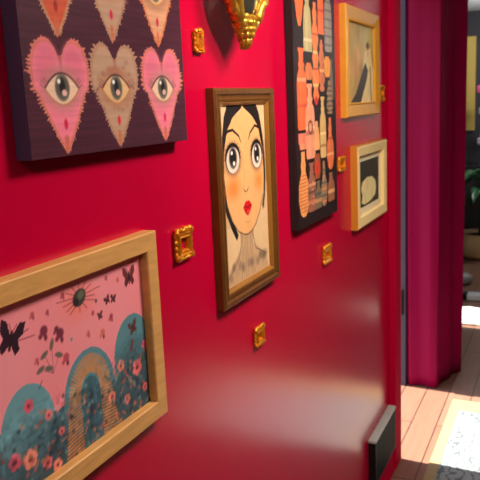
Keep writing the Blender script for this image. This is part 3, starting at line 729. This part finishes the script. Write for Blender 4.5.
t = thing('flower_vase', 'slim vase of pink and lilac blossoms on black cabinet', 'flowers', (-.10, 7.72, .861)); OFF = (-.10, 7.72, .861)
bm = new(); lathe(bm, [(.03, 0), (.045, .03), (.04, .1), (.022, .15), (.028, .17)], (-.10, 7.72, .861)); obj('vase', bm, mat('smoky_vase', rgb(96, 96, 104), .2), t, True, OFF)
bm = new(); bl = []
for k, (dx, dz) in enumerate(((-.06, .25), (-.03, .32), (.02, .24), (-.075, .78), (-.02, .7), (-.05, .56), (.05, .5))):
    tube(bm, [(-.10, 7.72, 1.0), (-.10 + dx * .5, 7.72, .93 + dz * .6), (-.10 + dx, 7.70, .86 + dz)], .004, 6); bl.append((-.10 + dx, 7.70, .86 + dz))
obj('stem', bm, mat('stem_green', rgb(60, 90, 50), .6), t, True, OFF)
MP = mat('pink_petal', rgb(226, 90, 140), .6); ML = mat('lilac_petal', rgb(200, 180, 206), .6)
for k, c in enumerate(bl):
    bm = new()
    for q in range(5):
        a = q * 2 * PI / 5; ball(bm, (c[0] + .024 * math.cos(a), c[1], c[2] + .024 * math.sin(a)), .026, (1, .5, 1), 10)
    ball(bm, (c[0], c[1] - .012, c[2]), .012)
    obj('blossom', bm, MP if k in (3, 4, 6) else ML, t, True, OFF)

t = thing('potted_plant', 'broad-leaved green plant in a round beige pot on the far floor', 'plant', (-.10, 7.16, 0)); PX, PY = -.10, 7.16; OFF = (PX, PY, 0)
bm = new(); lathe(bm, [(.13, 0), (.185, .03), (.215, .10), (.22, .17), (.20, .235), (.205, .25), (.175, .25), (.165, .20)], (PX, PY, 0), 40)
obj('pot', bm, mat('beige_clay', rgb(214, 186, 140), .6, var=.08), t, True, OFF)
bm = new(); bmesh.ops.create_circle(bm, cap_ends=True, segments=32, radius=.172); bmesh.ops.translate(bm, verts=bm.verts, vec=(PX, PY, .215)); obj('soil', bm, mat('soil', rgb(46, 34, 28), .9), t, False, OFF)
bm = new()
tube(bm, [(PX, PY, .2), (PX + .02, PY, .45), (PX - .01, PY, .68)], [.018, .015, .012], 8); tube(bm, [(PX + .05, PY + .02, .2), (PX + .09, PY, .5), (PX + .14, PY, .62)], [.015, .012, .01], 8)
obj('stem', bm, mat('dark_bark', rgb(44, 40, 34), .8), t, True, OFF)
MG = mat('leaf_green', rgb(52, 104, 66), .35, var=.25, vscale=20)
for k in range(16):
    a = k * 2.399; r = .10 + .012 * (k % 5); zt = .66 + .015 * k % .2 + .08 * (k % 3); bm = new()
    base = Vector((PX + (.02 if k % 2 else .10), PY, zt - .05)); d = Vector((math.cos(a), math.sin(a), 0)); s_ = Vector((-d.y, d.x, 0)); L = .26 + .03 * (k % 4)
    rowsL = []
    for f in np.linspace(0, 1, 9):
        c = base + d * (L * f) + Vector((0, 0, .12 * math.sin(f * 2.2) - .16 * f * f)); w = .055 * math.sin(PI * min(1, .06 + f * .93)) ** .8
        rowsL.append([bm.verts.new(c + s_ * (w * u) + Vector((0, 0, .018 * abs(u)))) for u in (-1, -.5, 0, .5, 1)])
    for A, B in zip(rowsL, rowsL[1:]):
        for q in range(4): bm.faces.new((A[q], A[q + 1], B[q + 1], B[q]))
    lf = obj('leaf', bm, MG, t, True, OFF); md = lf.modifiers.new('thick', 'SOLIDIFY'); md.thickness = .002

bm = new(); lathe(bm, [(.045, 0), (.07, .01), (.085, .04), (.08, .07), (.05, .088), (.01, .094)], (-.12, 6.08, 0), 28)
tag(obj('grey_dome', bm, mat('grey_stoneware', rgb(150, 146, 144), .4), None, True), 'small grey dome-shaped object on the floor past the curtain', 'bowl')
t = thing('white_tray', 'low white tray with a dark end on the far floor', 'tray', (.06, 5.6, 0)); OFF = (.06, 5.6, 0)
obj('tray_body', box(new(), (-.02, 5.56, .001), (.32, 5.66, .05), .008), mat('white_enamel', rgb(214, 222, 228), .3), t, off=OFF)
obj('end_cap', box(new(), (-.06, 5.565, .001), (-.021, 5.655, .048), .006), M_black, t, off=OFF)
bm = new()
gx = 26; gy = 20; V_ = [[bm.verts.new((-.30 + .95 * i / gx, 4.93 + .40 * j2 / gy, .012 + .010 * random.random())) for i in range(gx + 1)] for j2 in range(gy + 1)]
for a in range(gy):
    for b_ in range(gx): bm.faces.new((V_[a][b_], V_[a][b_ + 1], V_[a + 1][b_ + 1], V_[a + 1][b_]))
r = bmesh.ops.extrude_face_region(bm, geom=bm.faces[:]); vs = [v for v in r['geom'] if isinstance(v, bmesh.types.BMVert)]
for v in vs: v.co.z = .001
tag(obj('white_mat', bm, mat('white_shag', rgb(190, 184, 178), .95), None, True), 'small shaggy white mat in sunlight on the far floor', 'mat')

# ------------------------------------------------------------------ light
w = bpy.data.worlds.new('World'); scene.world = w; w.use_nodes = True
nt = w.node_tree; bg = nt.nodes['Background']
sky = nt.nodes.new('ShaderNodeTexSky'); sky.sky_type = 'NISHITA'; sky.sun_disc = False; sky.sun_elevation = math.radians(55); sky.sun_rotation = math.radians(-90)
nt.links.new(sky.outputs[0], bg.inputs['Color']); bg.inputs['Strength'].default_value = .38

def light(name, kind, loc, energy, col=(1, 1, 1), aim=None, **k):
    l = bpy.data.lights.new(name, kind); l.energy = energy; l.color = col
    for a, b_ in k.items(): setattr(l, a, b_)
    o = bpy.data.objects.new(name, l); COL.objects.link(o); o.location = loc
    if aim is not None: o.rotation_euler = (Vector(aim) - Vector(loc)).to_track_quat('-Z', 'Y').to_euler()
    return o
e = math.radians(55)
sd = Vector((1, -.06, -math.tan(e)))
s = light('sun', 'SUN', (-3, 3, 5), 22, (1, .94, .84), angle=.009); s.rotation_euler = sd.to_track_quat('-Z', 'Y').to_euler()
light('ceiling_spot', 'SPOT', (.64, 1.08, 2.08), 28, (1, .84, .66), (0, 2.0, 1.64), spot_size=math.radians(115), spot_blend=.95, shadow_soft_size=.05)
light('corridor_fill', 'AREA', (1.0, 1.45, 2.43), 33, (1, .88, .76), (.9, 1.4, 0), shape='DISK', size=.5)  # added soft fill to lift the lower red wall, not a known fixture
light('entry_fill', 'AREA', (.95, -.7, 2.43), 14, (1, .88, .78), (.8, -.2, 0), shape='DISK', size=.5)  # invented fill behind the camera, brightens the near sides of the frames
light('far_room_fill', 'POINT', (.45, 7.0, 2.12), 36, (1, .97, .95), shadow_soft_size=.12)  # added point light that brightens the far ceiling, stands for no real pendant

# ------------------------------------------------------------------ camera
cam = bpy.data.cameras.new('camera'); co = bpy.data.objects.new('camera', cam); COL.objects.link(co)
R = [[0.9070834207812306, 0.03958866541239833, -0.4190852005436199], [0.41852668823545647, -0.1915076664350119, 0.8877838841358168], [-0.04511184964598537, -0.9806923836083776, -0.19028234220241408]]
Rm = Matrix([[r_[0], -r_[1], -r_[2]] for r_ in R]).to_4x4()
co.matrix_world = Matrix.Translation((.654, 0, 1.6)) @ Rm
cam.sensor_width = 36; cam.sensor_fit = 'HORIZONTAL'; cam.lens = 700 / 480 * 36; cam.clip_start = .02
cam.dof.use_dof = True; cam.dof.focus_distance = 1.05; cam.dof.aperture_fstop = 15
scene.camera = co
vs_ = scene.view_settings
vs_.view_transform = 'Standard'; vs_.look = 'None'; vs_.gamma = 1; vs_.exposure = 0; vs_.use_curve_mapping = False
